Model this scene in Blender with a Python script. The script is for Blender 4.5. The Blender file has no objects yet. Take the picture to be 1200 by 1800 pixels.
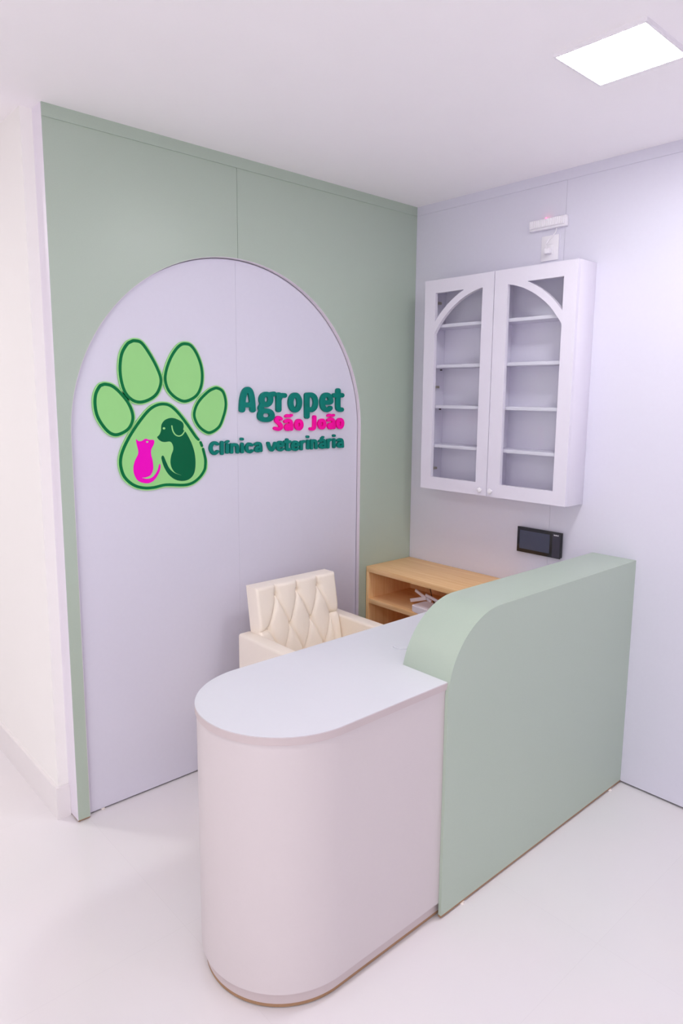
import bpy, bmesh, math, random
import numpy as np
from mathutils import Vector, Matrix

# ------------------------------------------------------------------ camera, lights, exposure
SC = bpy.context.scene
COL = SC.collection
PI = math.pi
cam_d = bpy.data.cameras.new('camera')
cam = bpy.data.objects.new('camera', cam_d)
COL.objects.link(cam)
SC.camera = cam
R_ = Vector((0.73739228, -0.67539009, 0.01004227))
U_ = Vector((0.09316664, 0.11642215, 0.98882044))
F_ = Vector((0.66900867, 0.72821296, -0.14877262))
cam.matrix_world = Matrix(((R_.x, U_.x, -F_.x, -2.74928), (R_.y, U_.y, -F_.y, -2.51806), (R_.z, U_.z, -F_.z, 1.64435), (0, 0, 0, 1)))
cam_d.sensor_fit = 'VERTICAL'
cam_d.sensor_height = 36.0
cam_d.lens = 36.0 * 1214.85 / 1800.0
cam_d.shift_x = -17.8 / 1800.0
cam_d.shift_y = -20.7 / 1800.0
cam_d.clip_start = 0.05

SC.view_settings.view_transform = 'Standard'
SC.view_settings.look = 'None'
SC.view_settings.gamma = 1.0
SC.view_settings.use_curve_mapping = False
SC.view_settings.exposure = 0.29
SC.cycles.max_bounces = 14
SC.cycles.diffuse_bounces = 10
SC.cycles.transparent_max_bounces = 12
SC.cycles.caustics_reflective = False
SC.cycles.caustics_refractive = False

CEIL = 2.6
PANEL_STRENGTH = 48.0
world = bpy.data.worlds.new('room_world')
SC.world = world
world.use_nodes = True
world.node_tree.nodes['Background'].inputs[0].default_value = (0.9, 0.9, 1.0, 1)
world.node_tree.nodes['Background'].inputs[1].default_value = 0.0

def ceiling_fill_lamp(x, y, w, d, power, color=(1.0, 0.985, 1.0)):
    l = bpy.data.lights.new('ceiling_fill_lamp', 'AREA')
    l.shape = 'RECTANGLE'; l.size = w; l.size_y = d; l.energy = power; l.color = color
    o = bpy.data.objects.new('ceiling_fill_lamp', l)
    o.location = (x, y, CEIL - 0.012)
    COL.objects.link(o)
    return o

# overhead fill lamps added outside the frame; the last one is the hallway's light
ceiling_fill_lamp(-0.79, -3.30, 0.25, 0.25, 3.5)
ceiling_fill_lamp(-2.80, -1.48, 0.25, 0.25, 7)
ceiling_fill_lamp(-2.80, -3.60, 0.25, 0.25, 4)
ceiling_fill_lamp(-2.90, 1.60, 0.25, 0.25, 15, (1.0, 0.98, 0.96))
# added area fill light at the solid wall to the left, behind the camera
l = bpy.data.lights.new('side_fill_light', 'AREA')
l.shape = 'RECTANGLE'; l.size = 3.0; l.size_y = 2.2; l.energy = 28; l.color = (1.0, 0.985, 1.0)
o = bpy.data.objects.new('side_fill_light', l)
o.location = (-4.55, -2.9, 1.15); o.rotation_euler = (0, -PI / 2, 0)
l.size, l.size_y = 2.2, 3.0
COL.objects.link(o)

# ------------------------------------------------------------------ materials
def srgb(r, g, b):
    def f(c):
        c /= 255.0
        return c / 12.92 if c <= 0.04045 else ((c + 0.055) / 1.055) ** 2.4
    return (f(r), f(g), f(b), 1.0)

def mat(name, col, rough=0.5, metal=0.0, noise=0.0, scale=40.0, bump=0.0, spec=0.5, coat=0.0):
    m = bpy.data.materials.new(name)
    m.use_nodes = True
    nt = m.node_tree; N = nt.nodes; L = nt.links
    b = N['Principled BSDF']
    b.inputs['Base Color'].default_value = col
    b.inputs['Roughness'].default_value = rough
    b.inputs['Metallic'].default_value = metal
    b.inputs['Specular IOR Level'].default_value = spec
    b.inputs['Coat Weight'].default_value = coat
    if noise or bump:
        tc = N.new('ShaderNodeTexCoord'); nz = N.new('ShaderNodeTexNoise')
        nz.inputs['Scale'].default_value = scale; nz.inputs['Detail'].default_value = 4
        L.new(tc.outputs['Object'], nz.inputs['Vector'])
        if noise:
            mx = N.new('ShaderNodeMix'); mx.data_type = 'RGBA'
            mx.inputs[6].default_value = tuple(c * (1 - noise) for c in col[:3]) + (1,)
            mx.inputs[7].default_value = tuple(min(1, c * (1 + noise)) for c in col[:3]) + (1,)
            L.new(nz.outputs['Fac'], mx.inputs[0]); L.new(mx.outputs[2], b.inputs['Base Color'])
        if bump:
            bp = N.new('ShaderNodeBump'); bp.inputs['Strength'].default_value = bump
            bp.inputs['Distance'].default_value = 0.002
            L.new(nz.outputs['Fac'], bp.inputs['Height']); L.new(bp.outputs['Normal'], b.inputs['Normal'])
    return m

M = {}
M['ceiling'] = mat('ceiling_paint', (0.93, 0.905, 0.925, 1), 0.9, noise=0.01, scale=6)
M['cream'] = mat('cream_wall_paint', (0.90, 0.885, 0.86, 1), 0.8, noise=0.01, scale=5)
M['plain'] = mat('plain_wall_paint', (0.84, 0.83, 0.84, 1), 0.85, noise=0.01, scale=5)
M['skirting'] = mat('white_skirting', (0.83, 0.80, 0.80, 1), 0.4, noise=0.01)
M['lilac'] = mat('lilac_board', (0.67, 0.658, 0.755, 1), 0.42, noise=0.015, scale=60, bump=0.03)
M['cabinet'] = mat('lilac_grey_lacquer', (0.73, 0.70, 0.79, 1), 0.4, noise=0.01, scale=60)
M['green'] = mat('sage_green_board', (0.42, 0.505, 0.42, 1), 0.36, noise=0.03, scale=220, bump=0.04)
M['edge'] = mat('pale_edge_band', (0.72, 0.66, 0.72, 1), 0.4, noise=0.01)
M['sidewhite'] = mat('white_side_board', (0.80, 0.76, 0.84, 1), 0.4, noise=0.01)
M['counter'] = mat('white_laminate', (0.69, 0.70, 0.745, 1), 0.35, noise=0.01, scale=80)
M['deskbody'] = mat('pale_laminate', (0.605, 0.55, 0.56, 1), 0.4, noise=0.01, scale=80)
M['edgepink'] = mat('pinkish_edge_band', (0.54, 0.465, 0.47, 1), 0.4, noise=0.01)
M['stripbrown'] = mat('brown_bottom_strip', (0.34, 0.20, 0.11, 1), 0.8, noise=0.15, scale=300)  # brown for the strips under boards and plinth
M['dark'] = mat('dark_gap_shade', (0.02, 0.015, 0.02, 1), 0.9)  # near-black that stands in for shade in the floor gaps
M['leather'] = mat('cream_leather', (0.92, 0.84, 0.73, 1), 0.42, noise=0.02, scale=180, bump=0.12)
M['paw_light'] = mat('light_green_acrylic', (0.31, 0.67, 0.24, 1), 0.4, spec=0.2, noise=0.01)
M['paw_dark'] = mat('dark_green_print', (0.0, 0.16, 0.045, 1), 0.5, spec=0.15, noise=0.02)
M['dog_green'] = mat('deep_green_print', (0.0, 0.115, 0.045, 1), 0.5, spec=0.15, noise=0.02)
M['pink'] = mat('magenta_print', (0.83, 0.0, 0.50, 1), 0.5, spec=0.15, noise=0.02)
M['pinkletter'] = mat('magenta_acrylic', (0.92, 0.0, 0.34, 1), 0.45, spec=0.2, noise=0.02)
M['teal'] = mat('teal_green_acrylic', (0.0, 0.19, 0.15, 1), 0.45, spec=0.2, noise=0.03)
M['white'] = mat('white_plastic', (0.82, 0.80, 0.84, 1), 0.35, noise=0.01)
M['router'] = mat('router_white_plastic', (0.88, 0.83, 0.88, 1), 0.35, noise=0.01)
M['black'] = mat('black_gloss_plastic', (0.006, 0.006, 0.010, 1), 0.18, noise=0.05)
M['screen'] = mat('dark_screen_glass', (0.045, 0.055, 0.10, 1), 0.12, noise=0.05, scale=10)
M['speaker'] = mat('grey_speaker_cloth', (0.035, 0.033, 0.055, 1), 0.5, noise=0.3, scale=700)
M['mark'] = mat('pale_print', (0.7, 0.7, 0.75, 1), 0.5)
M['metal'] = mat('brushed_nickel', (0.50, 0.45, 0.38, 1), 0.35, metal=0.9, noise=0.05)
M['steel'] = mat('chromed_steel', (0.7, 0.7, 0.7, 1), 0.2, metal=1.0)
M['glide'] = mat('clear_glide_plastic', (0.85, 0.78, 0.72, 1), 0.2)
M['cable'] = mat('black_cable', (0.01, 0.01, 0.01, 1), 0.5)
M['pin'] = mat('dark_pin', (0.06, 0.045, 0.04, 1), 0.5)

def emit(name, col, strength):
    m = bpy.data.materials.new(name); m.use_nodes = True
    nt = m.node_tree; nt.nodes.clear()
    e = nt.nodes.new('ShaderNodeEmission'); o = nt.nodes.new('ShaderNodeOutputMaterial')
    e.inputs[0].default_value = col; e.inputs[1].default_value = strength
    nt.links.new(e.outputs[0], o.inputs[0])
    return m
M['led'] = emit('lit_led_panel', (1.0, 0.985, 1.0, 1), PANEL_STRENGTH)
M['redled'] = emit('red_led', (1.0, 0.06, 0.14, 1), 7.0)

def glass_mat():
    m = bpy.data.materials.new('cabinet_glass'); m.use_nodes = True
    nt = m.node_tree; N = nt.nodes; L = nt.links; N.clear()
    o = N.new('ShaderNodeOutputMaterial'); mx = N.new('ShaderNodeMixShader')
    t = N.new('ShaderNodeBsdfTransparent'); g = N.new('ShaderNodeBsdfGlossy'); f = N.new('ShaderNodeFresnel')
    t.inputs[0].default_value = (0.97, 0.98, 0.98, 1); g.inputs['Roughness'].default_value = 0.02
    f.inputs[0].default_value = 1.25
    gm = N.new('ShaderNodeNewGeometry'); sb = N.new('ShaderNodeMath'); sb.operation = 'SUBTRACT'; sb.use_clamp = True
    L.new(f.outputs[0], sb.inputs[0]); L.new(gm.outputs['Backfacing'], sb.inputs[1])
    L.new(sb.outputs[0], mx.inputs[0]); L.new(t.outputs[0], mx.inputs[1]); L.new(g.outputs[0], mx.inputs[2])
    L.new(mx.outputs[0], o.inputs[0])
    return m
M['glass'] = glass_mat()

def floor_mat():
    m = bpy.data.materials.new('polished_porcelain_tiles'); m.use_nodes = True
    nt = m.node_tree; N = nt.nodes; L = nt.links; b = N['Principled BSDF']
    tc = N.new('ShaderNodeTexCoord'); mp = N.new('ShaderNodeMapping'); br = N.new('ShaderNodeTexBrick')
    mp.inputs['Location'].default_value = (0.911, 0.745, 0)
    L.new(tc.outputs['Object'], mp.inputs[0]); L.new(mp.outputs[0], br.inputs['Vector'])
    br.offset = 0.0; br.squash = 1.0
    br.inputs['Scale'].default_value = 1.0
    br.inputs['Brick Width'].default_value = 0.9; br.inputs['Row Height'].default_value = 0.9
    br.inputs['Mortar Size'].default_value = 0.0012; br.inputs['Mortar Smooth'].default_value = 0.6
    br.inputs['Color1'].default_value = (0.82, 0.79, 0.80, 1)
    br.inputs['Color2'].default_value = (0.812, 0.782, 0.792, 1)
    br.inputs['Mortar'].default_value = (0.785, 0.755, 0.765, 1)
    nz = N.new('ShaderNodeTexNoise'); nz.inputs['Scale'].default_value = 2.2; nz.inputs['Detail'].default_value = 5
    L.new(tc.outputs['Object'], nz.inputs['Vector'])
    mx = N.new('ShaderNodeMix'); mx.data_type = 'RGBA'; mx.blend_type = 'MULTIPLY'; mx.inputs[0].default_value = 0.05
    L.new(br.outputs['Color'], mx.inputs[6]); L.new(nz.outputs['Color'], mx.inputs[7])
    L.new(mx.outputs[2], b.inputs['Base Color'])
    b.inputs['Roughness'].default_value = 0.13
    b.inputs['Specular IOR Level'].default_value = 0.4
    return m
M['floor'] = floor_mat()

def wood_mat(name, axis):
    m = bpy.data.materials.new(name); m.use_nodes = True
    nt = m.node_tree; N = nt.nodes; L = nt.links; b = N['Principled BSDF']
    tc = N.new('ShaderNodeTexCoord'); mp = N.new('ShaderNodeMapping')
    s = [38.0, 38.0, 38.0]; s[axis] = 1.6
    mp.inputs['Scale'].default_value = s
    nz = N.new('ShaderNodeTexNoise'); nz.inputs['Scale'].default_value = 1.6; nz.inputs['Detail'].default_value = 7
    nz.inputs['Roughness'].default_value = 0.6; nz.inputs['Distortion'].default_value = 0.5
    L.new(tc.outputs['Object'], mp.inputs[0]); L.new(mp.outputs[0], nz.inputs['Vector'])
    cr = N.new('ShaderNodeValToRGB')
    e = cr.color_ramp.elements
    e[0].position = 0.28; e[0].color = (0.80, 0.47, 0.20, 1)
    e[1].position = 0.72; e[1].color = (0.94, 0.64, 0.34, 1)
    L.new(nz.outputs['Fac'], cr.inputs[0]); L.new(cr.outputs[0], b.inputs['Base Color'])
    b.inputs['Roughness'].default_value = 0.5
    bp = N.new('ShaderNodeBump'); bp.inputs['Strength'].default_value = 0.05; bp.inputs['Distance'].default_value = 0.001
    L.new(nz.outputs['Fac'], bp.inputs['Height']); L.new(bp.outputs['Normal'], b.inputs['Normal'])
    return m
M['wood_y'] = wood_mat('light_oak_board', 1)
M['wood_z'] = wood_mat('light_oak_upright', 2)

# ------------------------------------------------------------------ mesh helpers
def link_mesh(name, bm, m, parent=None, smooth=False):
    bmesh.ops.recalc_face_normals(bm, faces=bm.faces[:])
    me = bpy.data.meshes.new(name)
    bm.to_mesh(me); bm.free()
    me.materials.append(m)
    if smooth:
        for p in me.polygons: p.use_smooth = True
        try: me.set_sharp_from_angle(angle=math.radians(35))
        except Exception: pass
    o = bpy.data.objects.new(name, me)
    COL.objects.link(o)
    if parent is not None:
        # world-space vertices -> the parent's frame
        inv = PARENT_W[parent.name]
        me.transform(inv)
        o.parent = parent
        PARENT_W[o.name] = inv
    else:
        PARENT_W[o.name] = Matrix.Identity(4)
    return o

PARENT_W = {}     # object name -> matrix taking world coordinates into that object's frame

def thing(name, label, cat, loc=(0, 0, 0), group=None):
    o = bpy.data.objects.new(name, None); COL.objects.link(o)
    o.location = loc; o.empty_display_size = 0.1
    PARENT_W[o.name] = Matrix.Translation(Vector(loc)).inverted()
    o['label'] = label; o['category'] = cat
    if group: o['group'] = group
    return o

def structure(o):
    o['kind'] = 'structure'
    return o

def add_box(bm, x0, x1, y0, y1, z0, z1, bev=0.0, seg=2):
    vs = [bm.verts.new((x, y, z)) for x in (x0, x1) for y in (y0, y1) for z in (z0, z1)]
    f = [(0, 1, 3, 2), (4, 6, 7, 5), (0, 4, 5, 1), (2, 3, 7, 6), (0, 2, 6, 4), (1, 5, 7, 3)]
    fs = [bm.faces.new([vs[i] for i in q]) for q in f]
    if bev > 0:
        es = list({e for q in fs for e in q.edges})
        bmesh.ops.bevel(bm, geom=es, offset=bev, segments=seg, affect='EDGES', profile=0.5)

def box(name, x0, x1, y0, y1, z0, z1, m, parent=None, bev=0.0, seg=2):
    bm = bmesh.new(); add_box(bm, x0, x1, y0, y1, z0, z1, bev, seg)
    return link_mesh(name, bm, m, parent, smooth=bev > 0)

def add_prism(bm, pts, lift, vec):
    """polygon pts (list of 2-tuples) placed by lift(u, v) -> Vector, swept by vec"""
    a = [bm.verts.new(lift(*p)) for p in pts]
    b = [bm.verts.new(lift(*p) + Vector(vec)) for p in pts]
    bm.faces.new(a); bm.faces.new(b[::-1])
    n = len(pts)
    for i in range(n):
        bm.faces.new((a[i], b[i], b[(i + 1) % n], a[(i + 1) % n]))

def add_tube(bm, pts, r, seg=10, caps=True):
    pts = [Vector(p) for p in pts]
    rings = []
    for i, p in enumerate(pts):
        d = (pts[min(i + 1, len(pts) - 1)] - pts[max(i - 1, 0)]).normalized()
        up = Vector((0, 0, 1)) if abs(d.z) < 0.95 else Vector((1, 0, 0))
        s = d.cross(up).normalized(); t = s.cross(d)
        rings.append([bm.verts.new(p + r * (math.cos(a) * s + math.sin(a) * t)) for a in [2 * PI * k / seg for k in range(seg)]])
    for q, w in zip(rings, rings[1:]):
        for k in range(seg):
            bm.faces.new((q[k], q[(k + 1) % seg], w[(k + 1) % seg], w[k]))
    if caps:
        bm.faces.new(rings[0][::-1]); bm.faces.new(rings[-1])

def catmull(P, n=6, closed=True):
    out = []; k = len(P)
    rng = range(k) if closed else range(k - 1)
    for i in rng:
        if closed: p = [P[(i + j) % k] for j in (-1, 0, 1, 2)]
        else: p = [P[max(0, min(k - 1, i + j))] for j in (-1, 0, 1, 2)]
        for s in range(n):
            t = s / n
            out.append(tuple(0.5 * (2 * b + (c - a) * t + (2 * a - 5 * b + 4 * c - d) * t * t + (-a + 3 * b - 3 * c + d) * t ** 3) for a, b, c, d in zip(*p)))
    if not closed: out.append(tuple(P[-1]))
    return out

def stroke_contours(strokes, rx, rz, h=0.0012):
    """outline of the union of pen strokes made with an elliptical nib"""
    allp = np.array([p for s in strokes for p in s], float)
    x0, z0 = allp.min(0) - (rx + 3 * h, rz + 3 * h); x1, z1 = allp.max(0) + (rx + 3 * h, rz + 3 * h)
    xs = np.arange(x0, x1 + h, h); zs = np.arange(z0, z1 + h, h)
    X, Z = np.meshgrid(xs, zs, indexing='ij')
    U = X / rx; V = Z / rz
    D = np.full(X.shape, 9.0)
    for s in strokes:
        q = [(a / rx, b / rz) for a, b in s]
        for (ax, ay), (bx, by) in zip(q, q[1:]):
            dx, dy = bx - ax, by - ay; L2 = dx * dx + dy * dy + 1e-9
            t = np.clip(((U - ax) * dx + (V - ay) * dy) / L2, 0, 1)
            D = np.minimum(D, np.hypot(U - ax - t * dx, V - ay - t * dy))
    D -= 1.0
    seg = {}
    nx, nz = X.shape
    def key(i, j, e):
        return (i, j, e)   # e: 0 = edge to (i+1,j), 1 = edge to (i,j+1)
    def pos(k):
        i, j, e = k
        a = D[i, j]; b = D[i + 1, j] if e == 0 else D[i, j + 1]
        t = a / (a - b)
        return (xs[i] + (t * h if e == 0 else 0), zs[j] + (t * h if e == 1 else 0))
    inside = D < 0
    for i in range(nx - 1):
        for j in range(nz - 1):
            c = (inside[i, j], inside[i + 1, j], inside[i + 1, j + 1], inside[i, j + 1])
            if all(c) or not any(c): continue
            ed = [key(i, j, 0), key(i + 1, j, 1), key(i, j + 1, 0), key(i, j, 1)]
            cr = [k for k in range(4) if c[k] != c[(k + 1) % 4]]
            if len(cr) == 2: prs = [(cr[0], cr[1])]
            else: prs = [(0, 1), (2, 3)] if not c[0] else [(3, 0), (1, 2)]
            for a, b in prs:
                seg.setdefault(ed[a], []).append(ed[b]); seg.setdefault(ed[b], []).append(ed[a])
    loops = []; seen = set()
    for k in list(seg):
        if k in seen: continue
        loop = [k]; seen.add(k); cur = k
        while True:
            nx_ = [q for q in seg[cur] if q not in seen]
            if not nx_: break
            cur = nx_[0]; seen.add(cur); loop.append(cur)
        if len(loop) < 6: continue
        P = np.array([pos(q) for q in loop])
        for _ in range(3): P = (P + 0.5 * (np.roll(P, 1, 0) + np.roll(P, -1, 0))) / 2
        P = P[::2]
        loops.append([tuple(p) for p in P])
    return loops

def plate(name, loops, y_back, thick, m, parent, bev=0.0):
    """flat cut-out in the (x, z) plane, its back at y_back, rising towards -y"""
    cu = bpy.data.curves.new(name, 'CURVE'); cu.dimensions = '2D'; cu.fill_mode = 'BOTH'
    ex = thick / 2
    cu.extrude = max(ex - bev, 1e-5)
    if bev > 0:
        cu.bevel_depth = bev; cu.bevel_resolution = 2; cu.offset = -bev
    for lp in loops:
        sp = cu.splines.new('POLY'); sp.points.add(len(lp) - 1)
        for p, (a, b) in zip(sp.points, lp): p.co = (a, b, 0, 1)
        sp.use_cyclic_u = True
    tmp = bpy.data.objects.new('tmp', cu); COL.objects.link(tmp)
    dg = bpy.context.evaluated_depsgraph_get(); dg.update()
    me = bpy.data.meshes.new_from_object(tmp.evaluated_get(dg))
    bpy.data.objects.remove(tmp); bpy.data.curves.remove(cu)
    me.transform(Matrix(((1, 0, 0, 0), (0, 0, -1, y_back - ex), (0, 1, 0, 0), (0, 0, 0, 1))))
    bm = bmesh.new(); bm.from_mesh(me); bpy.data.meshes.remove(me)
    bmesh.ops.remove_doubles(bm, verts=bm.verts[:], dist=1e-6)
    return link_mesh(name, bm, m, parent, smooth=True)

# ------------------------------------------------------------------ the room
W = 1.8538; W2 = 1.895; TB = 0.0824
structure(box('floor', -4.6, 0.15, -4.8, 4.2, -0.10, 0.0, M['floor']))
structure(box('ceiling', -4.6, 0.15, -4.8, 4.2, CEIL, CEIL + 0.10, M['ceiling']))
structure(box('wall_north', -W2, 0.15, TB, 4.2, 0.0, CEIL, M['cream']))
structure(box('wall_hallway_end', -4.6, -W2, 4.1, 4.2, 0.0, CEIL, M['plain']))
structure(box('wall_west', -4.7, -4.6, -4.8, 4.2, 0.0, CEIL, M['plain']))
structure(box('wall_south', -4.6, 0.15, -4.9, -4.8, 0.0, CEIL, M['plain']))
bm = bmesh.new()
add_prism(bm, [(-W2 - 0.013, 4.1), (-W2 - 0.013, TB - 0.013), (-W - 0.0015, TB - 0.013), (-W - 0.0015, TB), (-W2, TB), (-W2, 4.1)],
          lambda x, y: Vector((x, y, 0.0)), (0, 0, 0.13))
bmesh.ops.bevel(bm, geom=[e for e in bm.edges if all(v.co.z > 0.12 for v in e.verts)], offset=0.002, segments=2, affect='EDGES')
structure(link_mesh('baseboard_hallway', bm, M['skirting'], None, True))

# right wall: rough wall behind, lining boards with a shadow gap at the floor, strip under the ceiling
structure(box('wall_east', 0.0181, 0.15, -4.8, TB, 0.0, CEIL, M['lilac']))

wr = structure(box('wall_right', 0.0, 0.018, -0.8520, 0.0, 0.009, 2.5615, M['lilac']))
box('lining_board', 0.0, 0.018, -2.70, -0.8529, 0.009, 2.5615, M['lilac'], wr)
box('lining_board', 0.0, 0.018, -4.79, -2.702, 0.009, 2.5615, M['lilac'], wr)
box('gap_shade', 0.012, 0.0180, -4.79, 0.0, 0.0, 0.0088, M['dark'], wr)  # dark strip set into the floor gap to paint its shade
structure(box('trim_right', -0.004, 0.018, -4.79, 0.0, 2.557, CEIL, M['lilac'])) 

# green feature wall with an arched opening over a recessed lilac board
CX, RAD, ZC = -1.094, 0.714, 1.489
XL, XR = CX - RAD, CX + RAD
GY = 0.0212
SEAM = -1.089
def arc(r, a0, a1, n, zc=ZC):
    return [(CX + r * math.cos(a0 + (a1 - a0) * k / n), zc + r * math.sin(a0 + (a1 - a0) * k / n)) for k in range(n + 1)]
lift_xz = lambda y: (lambda x, z: Vector((x, y, z)))
aS = math.acos((SEAM - CX) / RAD)
def band(bm, outer, inner, y0, y1):
    """ruled ring of quads between two polylines, thickened in y"""
    n = len(outer)
    o0 = [bm.verts.new((x, y0, z)) for x, z in outer]; o1 = [bm.verts.new((x, y1, z)) for x, z in outer]
    i0 = [bm.verts.new((x, y0, z)) for x, z in inner]; i1 = [bm.verts.new((x, y1, z)) for x, z in inner]
    for k in range(n - 1):
        bm.faces.new((o0[k], o0[k + 1], i0[k + 1], i0[k])); bm.faces.new((o1[k], i1[k], i1[k + 1], o1[k + 1]))
        bm.faces.new((i0[k], i0[k + 1], i1[k + 1], i1[k])); bm.faces.new((o0[k], o1[k], o1[k + 1], o0[k + 1]))
    bm.faces.new((o0[0], i0[0], i1[0], o1[0])); bm.faces.new((o0[-1], o1[-1], i1[-1], i0[-1]))
Z0 = 0.008; ZT = 2.5585
def outer_for(inner, x_edge):
    return [(x_edge if (abs(x - CX) > RAD * 0.72) else x, min(max(z, Z0), ZT)) for x, z in inner]
def green_side(a0, a1, xj, xedge, xseam):
    ar = arc(RAD, a0, a1, 48)
    inner = [(xj, Z0)] + ar
    # split: outer vertical side then the top edge
    k45 = len(ar) // 2
    outer = [(xedge, Z0)]
    for k in range(len(ar)):
        if k <= k45:
            t = k / k45
            outer.append((xedge, ZC + (ZT - ZC) * t))
        else:
            t = (k - k45) / (len(ar) - 1 - k45)
            outer.append((xedge + (xseam - xedge) * t, ZT))
    return inner, outer
gw = None
bm = bmesh.new()
inn, out = green_side(PI, PI - (PI - aS) + 0.0012, XL, -W, SEAM - 0.0008)
band(bm, out, inn, 0.0, GY)
gw = structure(link_mesh('wall_feature', bm, M['green']))
bm = bmesh.new()
inn, out = green_side(0.0, aS - 0.0012, XR, -0.0005, SEAM + 0.0008)
band(bm, out, inn, 0.0, GY)
link_mesh('green_board', bm, M['green'], gw)
structure(box('trim_left', -W, -0.0005, -0.004, GY, 2.557, CEIL, M['green']))
# brown strip along the bottom of the narrow green leg
box('bottom_strip', -W, XL, 0.0, GY, 0.004, 0.0079, M['stripbrown'], gw)
# pale edge band around the arch
bm = bmesh.new()
path_o = [(XL, Z0)] + arc(RAD, PI, 0, 96) + [(XR, Z0)]
path_i = [(XL + 0.0012, Z0)] + arc(RAD - 0.0012, PI, 0, 96) + [(XR - 0.0012, Z0)]
band(bm, path_o, path_i, -0.0004, GY + 0.001)
link_mesh('arch_edge_band', bm, M['edge'], gw, True)
# lilac boards inside the arch
for s in (0, 1):
    r = RAD - 0.0040
    if s == 0:
        pts = [(SEAM - 0.0003, Z0), (SEAM - 0.0003, ZC + r)] + arc(r, aS + 0.002, PI, 48) + [(CX - r, Z0)]
    else:
        pts = [(SEAM + 0.0003, Z0), (CX + r, Z0)] + arc(r, 0, aS - 0.002, 48) + [(SEAM + 0.0003, ZC + r)]
    bm = bmesh.new()
    add_prism(bm, pts, lift_xz(GY), (0, 0.018, 0))
    link_mesh('arched_board', bm, M['lilac'], gw)
# backing behind everything, and the white side of the cladding
box('backing', -W + 0.002, -0.001, GY + 0.019, TB - 0.001, 0.0, CEIL, M['lilac'], gw)
box('gap_shade', -W + 0.02, -0.001, GY + 0.010, GY + 0.0188, 0.0, 0.0078, M['dark'], gw)  # painted shade: dark strip in the gap below the arched boards
box('side_board', -W - 0.0012, -W - 0.0001, -0.0002, TB, 0.008, CEIL, M['sidewhite'], gw)
box('side_bottom_strip', -W, -W + 0.018, GY, TB - 0.001, 0.004, 0.0079, M['stripbrown'], gw)  # brown strip below the side of the cladding
for gx, gy in ((-1.746, 0.028), (-1.25, 0.028)):
    bm = bmesh.new(); add_tube(bm, [(gx, gy, 0.0), (gx, gy, 0.0075)], 0.008, 12)
    link_mesh('glide', bm, M['glide'], gw)

# ------------------------------------------------------------------ ceiling light
t = thing('ceiling_light', 'square lit white LED panel on the ceiling above the desk', 'ceiling light', (-0.79, -1.4775, CEIL))
bm = bmesh.new()
LX0, LX1, LY0, LY1 = -0.9153, -0.666, -1.6046, -1.35
fr = 0.006
add_box(bm, LX0 - fr, LX0, LY0 - fr, LY1 + fr, CEIL - 0.012, CEIL)
add_box(bm, LX1, LX1 + fr, LY0 - fr, LY1 + fr, CEIL - 0.012, CEIL)
add_box(bm, LX0, LX1, LY0 - fr, LY0, CEIL - 0.012, CEIL)
add_box(bm, LX0, LX1, LY1, LY1 + fr, CEIL - 0.012, CEIL)
link_mesh('frame', bm, M['white'], t)
box('diffuser', LX0, LX1, LY0, LY1, CEIL - 0.011, CEIL - 0.001, M['led'], t)

# ------------------------------------------------------------------ reception desk
desk = thing('reception_desk', 'white reception desk with a rounded end and a raised sage green front', 'desk', (-0.95, -1.0, 0))
CZ = 0.791
def stadium(xc, y0, y1, xr, n=64, inset=0.0):
    r = (y1 - y0) / 2 - inset; yc = (y0 + y1) / 2
    return [(xr, y0 + inset)] + [(xc + r * math.cos(a), yc + r * math.sin(a)) for a in [-PI / 2 - PI * k / n for k in range(n + 1)]] + [(xr, y1 - inset)]
DX, DY0, DY1 = -1.6105, -1.2565, -0.7485
def body_outline(inset, t=0.018):
    p = stadium(DX, DY0, DY1, -1.30, 80, inset)
    return [(-0.002, DY0 + inset)] + p[1:] + [(-1.30, DY0 + inset + t), (-0.002, DY0 + inset + t)]
bm = bmesh.new()
add_prism(bm, stadium(DX, DY0, DY1, -0.002, 80), lambda x, y: Vector((x, y, CZ - 0.022)), (0, 0, 0.022))
bmesh.ops.remove_doubles(bm, verts=bm.verts[:], dist=1e-5)
top = [e for e in bm.edges if all(abs(v.co.z - CZ) < 1e-5 for v in e.verts)]
bmesh.ops.bevel(bm, geom=top, offset=0.0012, segments=2, affect='EDGES')
top_o = link_mesh('countertop', bm, M['counter'], desk, True)
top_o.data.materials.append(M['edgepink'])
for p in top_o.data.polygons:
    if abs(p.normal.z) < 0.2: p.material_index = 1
# pedestal body: curved shell closed at x = -1.30
bm = bmesh.new()
add_prism(bm, body_outline(0.0045), lambda x, y: Vector((x, y, 0.052)), (0, 0, CZ - 0.0225 - 0.052))
link_mesh('body', bm, M['deskbody'], desk, True)
bm = bmesh.new()
add_prism(bm, body_outline(0.016), lambda x, y: Vector((x, y, 0.014)), (0, 0, 0.0378))
link_mesh('plinth', bm, M['edgepink'], desk, True)
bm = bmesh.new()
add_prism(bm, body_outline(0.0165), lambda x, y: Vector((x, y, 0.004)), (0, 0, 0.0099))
link_mesh('plinth_bottom_strip', bm, M['stripbrown'], desk, True)  # brown strip under the plinth
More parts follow.
